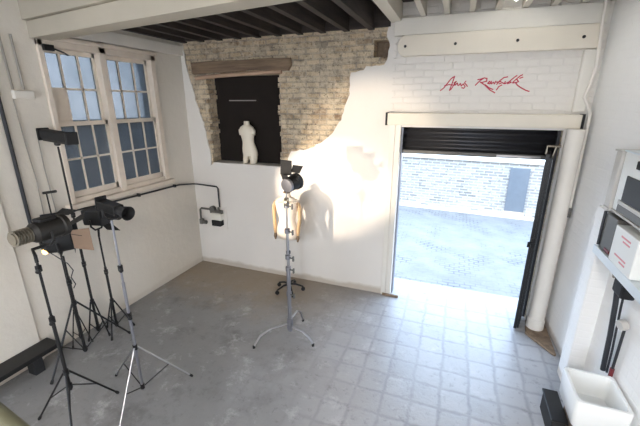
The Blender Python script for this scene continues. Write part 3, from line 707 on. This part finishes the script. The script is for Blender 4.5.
# left wall pipes and cables
ep = thing('surface_conduit', 'pair of thin grey conduits dropping to a small box near the beam', 'conduit', (.02, -2.4, 2.9))
for y in (-2.46, -2.36):
    b = MB(); b.tube([(.085 if y < -2.86 else .015, y, 3.44), (.015, y+.005, 2.93)], .011, 8); obj('tube', b, M['greywire'], ep)
b = MB(); b.box((0, -2.47, 2.84), (.05, -2.28, 2.92)); obj('junction_box', b, M['offwhite'], ep, smooth=False, bevel=.008)
b = MB(); b.tube([(.022, -2.595, 3.42), (.022, -2.60, 2.2), (.022, -2.605, 1.52)], .018, 8); t = obj('black_conduit', b, M['cable'], loc=(.02, -2.6, 1.0)); tag(t, 'straight black pipe down the left wall, left of the window', 'pipe')
for k, (P, lab) in enumerate((([(.012, -2.33, 2.42), (.012, -2.335, 2.1), (.012, -2.325, 1.8), (.012, -2.32, 1.60)], 'thin dangling cable on wall directly left of the window'),
              ([(.012, -2.47, 2.84), (.012, -2.46, 2.4), (.012, -2.44, 2.0), (.012, -2.45, 1.62)], 'thin cable hanging from the small box on the left wall'))):
    b = MB(); b.tube(P, .006, 6); t = obj('wall_cable', b, M['greywire'], loc=P[0]); tag(t, lab, 'cable')

# low black bench
bn = thing('bench', 'low black bench against the left wall at the picture edge', 'bench', (.24, -3.1, 0))
b = MB(); b.box((.035, -3.75, .20), (.27, -2.74, .25)); obj('seat', b, M['black'], bn, smooth=False, bevel=.008)
for y in (-2.98, -3.6):
    b = MB(); b.box((.10, y-.04, 0), (.22, y+.06, .20)); obj('leg', b, M['dark_box'], bn, smooth=False, bevel=.006)

# ------------------------------------------------------------------ right wall: electrics, sink
ec = thing('meter_cabinet', 'narrow grey metal electrical cabinet on the right wall', 'cabinet', (5.5, -1.22, 1.95))
b = MB(); b.box((5.43, -1.285, 1.95), (5.595, -1.17, 2.42)); obj('body', b, M['grey_box'], ec, smooth=False, bevel=.01)
b = MB(); b.box((5.42, -1.285, 2.42), (5.595, -1.16, 2.435)); obj('lid', b, M['grey_box'], ec, smooth=False, bevel=.005)
b = MB(); b.box((5.425, -1.285, 1.93), (5.595, -1.165, 1.95)); obj('base_plate', b, M['grey_box'], ec, smooth=False, bevel=.004)
fb = thing('fuse_board', 'white fuse board with large dark panels beside the narrow grey cabinet', 'fuse board', (5.5, -1.65, 1.93))
b = MB(); b.box((5.45, -1.95, 1.955), (5.60, -1.29, 2.43)); obj('body', b, M['white_box'], fb, smooth=False, bevel=.012)
b = MB(); b.box((5.44, -1.93, 2.06), (5.452, -1.44, 2.26)); obj('upper_panel', b, M['dark_box'], fb, smooth=False, bevel=.004)
b = MB(); b.box((5.436, -1.93, 2.025), (5.452, -1.40, 2.058)); obj('divider', b, M['grey_box'], fb, smooth=False, bevel=.003)
b = MB(); b.box((5.44, -1.93, 1.965), (5.452, -1.40, 2.023)); obj('lower_panel', b, M['taupe'], fb, smooth=False, bevel=.004)
b = MB(); b.box((5.445, -1.95, 1.935), (5.60, -1.29, 1.953)); obj('base_plate', b, M['grey_box'], fb, smooth=False, bevel=.004)
b = MB(); b.box((5.435, -1.80, 2.33), (5.452, -1.56, 2.39)); obj('switch', b, M['matte'], fb, smooth=False, bevel=.004)
b = MB(); b.box((5.44, -1.95, 2.43), (5.60, -1.29, 2.442)); obj('lid', b, M['bluewhite'], fb, smooth=False, bevel=.004)
jb = thing('junction_box', 'taupe metal box below the grey electrical cabinet', 'electrical box', (5.5, -1.3, 1.6))
b = MB(); b.box((5.45, -1.46, 1.583), (5.595, -1.23, 1.90)); obj('body', b, M['taupe'], jb, smooth=False, bevel=.008)
b = MB(); b.tube([(5.44, -1.225, 1.91), (5.44, -1.225, 1.75), (5.445, -1.22, 1.60)], .012, 8); obj('side_cable', b, M['cable'], jb)
b = MB(); b.box((5.442, -1.455, 1.60), (5.452, -1.36, 1.625)); obj('red_tab', b, M['darkred'], jb, smooth=False)
bx = thing('carton', 'white carton with pink print standing on the wall tray', 'box', (5.5, -1.65, 1.585))
b = MB(); b.box((5.43, -1.90, 1.583), (5.595, -1.51, 1.88)); obj('body', b, M['white_box'], bx, smooth=False, bevel=.006)
for z, l in ((1.82, .16), (1.79, .12), (1.66, .20), (1.63, .10)):
    b = MB(); b.box((5.4285, -1.80, z), (5.431, -1.80+l, z+.013)); obj('print_line', b, M['pink'], bx, smooth=False)
tr = thing('wall_tray', 'narrow bluish white tray shelf under the carton on right wall', 'shelf', (5.55, -1.5, 1.53))
b = MB(); b.box((5.43, -2.2, 1.55), (5.60, -1.19, 1.58)); obj('board', b, M['bluewhite'], tr, smooth=False, bevel=.005)
b = MB(); b.box((5.425, -2.2, 1.515), (5.44, -1.19, 1.59)); obj('front_lip', b, M['bluewhite'], tr, smooth=False, bevel=.004)
for y in (-1.30, -1.95):
    b = MB(); b.box((5.46, y-.02, 1.525), (5.60, y, 1.552)); b.tube([(5.48, y-.01, 1.53), (5.585, y-.01, 1.36)], .010, 8); b.box((5.575, y-.02, 1.34), (5.60, y, 1.53)); obj('bracket', b, M['silver'], tr, smooth=False)
hc = thing('hanging_cable', 'thick black cable with plug block hanging under the wall tray', 'cable', (5.58, -1.55, 1.0))
b = MB(); b.tube([(5.54, -1.50, 1.50), (5.53, -1.53, 1.42), (5.555, -1.53, 1.2), (5.575, -1.54, .9), (5.585, -1.56, .56)], .020, 10); obj('lead', b, M['cable'], hc)
b = MB(); b.tube([(5.56, -1.60, 1.36), (5.575, -1.58, 1.2), (5.60, -1.58, .8), (5.605, -1.585, .56)], .009, 8); obj('thin_lead', b, M['cable'], hc)
b = MB(); b.box((5.50, -1.70, 1.32), (5.60, -1.52, 1.48)); obj('plug_block', b, M['matte'], hc, smooth=False, bevel=.02)
br = thing('sink_brush', 'dark stick with round grey head leaning on wall by sink', 'brush', (5.6, -1.72, .6))
b = MB(); b.tube([(5.605, -1.655, .58), (5.60, -1.67, 1.05)], .011, 8); obj('handle', b, M['cable'], br)
b = MB(); b.lathe([(.0, -.03), (.04, -.026), (.045, .0), (.04, .026), (0, .03)], (5.58, -1.67, 1.09), (1, .3, .2), 16); obj('head', b, M['grey_box'], br)
b = MB(); b.tube([(5.606, -1.652, .55), (5.604, -1.657, .66)], .017, 8); obj('red_grip', b, M['darkred'], br)

sk = thing('sink', 'white ceramic butler sink against the right wall', 'sink', (5.43, -1.9, .3))
X0, X1, Y0, Y1, ZT, ZB = 5.25, 5.62, -2.10, -1.68, .60, .34; tk = .032
def rrect(x0, x1, y0, y1, z, r=.03, n=5):
    out = []
    for (cx_, cy_, a0) in ((x1-r, y1-r, 0), (x0+r, y1-r, PI/2), (x0+r, y0+r, PI), (x1-r, y0+r, 1.5*PI)):
        for k in range(n): a = a0 + PI/2*k/(n-1); out.append((cx_+r*math.cos(a), cy_+r*math.sin(a), z))
    return out
b = MB()
b.rings([rrect(X0+.02, X1-.02, Y0+.02, Y1-.02, ZB), rrect(X0+.008, X1-.008, Y0+.008, Y1-.008, ZB+.02), rrect(X0, X1, Y0, Y1, ZT-.012), rrect(X0+.006, X1-.006, Y0+.006, Y1-.006, ZT),
         rrect(X0+tk-.006, X1-tk+.006, Y0+tk-.006, Y1-tk+.006, ZT), rrect(X0+tk, X1-tk, Y0+tk, Y1-tk, ZT-.012), rrect(X0+tk+.012, X1-tk-.012, Y0+tk+.012, Y1-tk-.012, ZB+.05), rrect(X0+tk+.04, X1-tk-.04, Y0+tk+.04, Y1-tk-.04, ZB+.035)])
obj('basin', b, M['ceramic'], sk, ang=50)
b = MB(); b.lathe([(0, .0), (.022, .0), (.022, .004), (0, .005)], (5.45, -1.9, ZB+.035), n=16); obj('plug_hole', b, M['steel'], sk)
b = MB(); b.box((5.32, -2.07, 0), (5.37, -1.72, ZB)); obj('bearer', b, M['plinth'], sk, smooth=False)
b = MB(); b.box((5.55, -2.07, 0), (5.60, -1.72, ZB)); obj('bearer', b, M['plinth'], sk, smooth=False)
bk = thing('crate', 'black crate on the floor beneath the white sink', 'crate', (5.32, -1.75, 0))
b = MB(); b.box((5.19, -1.92, .0), (5.295, -1.56, .20)); obj('body', b, M['matte'], bk, smooth=False, bevel=.01)
b = MB(); b.box((5.18, -1.93, .20), (5.305, -1.55, .22)); obj('rim', b, M['black'], bk, smooth=False, bevel=.005)

# foreground hand rail of the stair the photographer stands on
hr = thing('stair_rail', 'olive painted rail at the lower left corner of the picture', 'rail', (2.3, -4.3, 0))
b = MB(); b.tube([(1.85, -4.2, 1.71), (2.37, -4.2, 1.505), (2.56, -4.2, 1.435), (3.1, -4.2, 1.23)], .05, 14); obj('hand_rail', b, M['olive'], hr)

# ceiling tube
cl = thing('ceiling_light', 'white fluorescent tube fitting between the pale ceiling joists', 'light', (4.57, -.75, 3.8))
b = MB(); b.box((4.545, -1.35, 3.83), (4.615, -.35, 3.95)); obj('batten', b, M['white_box'], cl, smooth=False, bevel=.005)
b = MB(); b.tube([(4.58, -1.33, 3.80), (4.58, -.37, 3.80)], .018, 12); obj('tube', b, M['tube'], cl)

# ------------------------------------------------------------------ light
W = bpy.data.worlds.new('sky'); S.world = W; W.use_nodes = True; nt = W.node_tree
bg = nt.nodes['Background']
tc = N(nt, 'ShaderNodeTexCoord'); sp = N(nt, 'ShaderNodeSeparateXYZ'); nt.links.new(tc.outputs['Generated'], sp.inputs[0])
nt.links.new(ramp(nt, sp.outputs[2], [(0, (.80,.88,1.0)), (.5, (.56,.74,1.0))]), bg.inputs['Color']); bg.inputs['Strength'].default_value = 5.4
def light(kind, name, loc, target, energy, col, **k):
    d = bpy.data.lights.new(name, kind); d.energy = energy; d.color = col
    for a, v in k.items(): setattr(d, a, v)
    o = bpy.data.objects.new(name, d); COL.objects.link(o); o.location = loc
    o.rotation_euler = (V(target)-V(loc)).to_track_quat('-Z', 'Y').to_euler(); return o
light('SUN', 'sun', (3, -6, 12), (4.2, 5, 0), .8, (1, .96, .90), angle=.01)
light('SPOT', 'fresnel_beam', (1.6, -4.1, 2.15), (2.98, 0, 2.15), 400, (1, .83, .64), spot_size=math.radians(29), spot_blend=.6, shadow_soft_size=.045)
light('SPOT', 'barn_door_beam', (.70, -2.40, 1.45), (2.36, 0, 1.55), 300, (1, .83, .66), spot_size=math.radians(32), spot_blend=.5, shadow_soft_size=.03)

for x in (1.5, 4.3):                              # fill lights added behind the camera, with made-up fittings
    L = light('AREA', 'fill_light', (x, -6.6, 3.86), (x, -6.4, 0), (90 if x < 3 else 240), (1, .955, .90), shape='RECTANGLE', size=.35, size_y=2.6)
    fill_body = thing('ceiling_light', ('added white fill fitting over the left rear of the room', 'added white fill fitting over the right rear of the room')[x > 3], 'light', (x, -6.6, 3.9))
    b = MB(); b.box((x-.2, -7.95, 3.88), (x+.2, -5.25, 3.95)); obj('batten', b, M['white_box'], fill_body, smooth=False, bevel=.01)  # unseen body made up to hold the fill light

# ------------------------------------------------------------------ camera
f = 351.0; pitch = math.radians(17.4); yaw = math.radians(20.8)
fw = V((-math.sin(yaw)*math.cos(pitch), math.cos(yaw)*math.cos(pitch), -math.sin(pitch))); rt = V((math.cos(yaw), math.sin(yaw), 0)); up = rt.cross(fw)
cd = bpy.data.cameras.new('camera'); cam = bpy.data.objects.new('camera', cd); COL.objects.link(cam)
cd.sensor_width = 36; cd.lens = 36*f/640; cd.clip_start = .02
R3 = Matrix((rt, up, -fw)).transposed(); cam.matrix_world = Matrix.Translation((4.16, -4.812, 2.8)) @ R3.to_4x4()
S.camera = cam
vs = S.view_settings; S.display_settings.display_device = 'sRGB'; vs.view_transform = 'Standard'; vs.look = 'None'; vs.exposure = 0.6; vs.gamma = 1; vs.use_curve_mapping = False
S.cycles.use_denoising = True; S.cycles.max_bounces = 10; S.cycles.diffuse_bounces = 6; S.cycles.transparent_max_bounces = 12; S.cycles.sample_clamp_indirect = 8
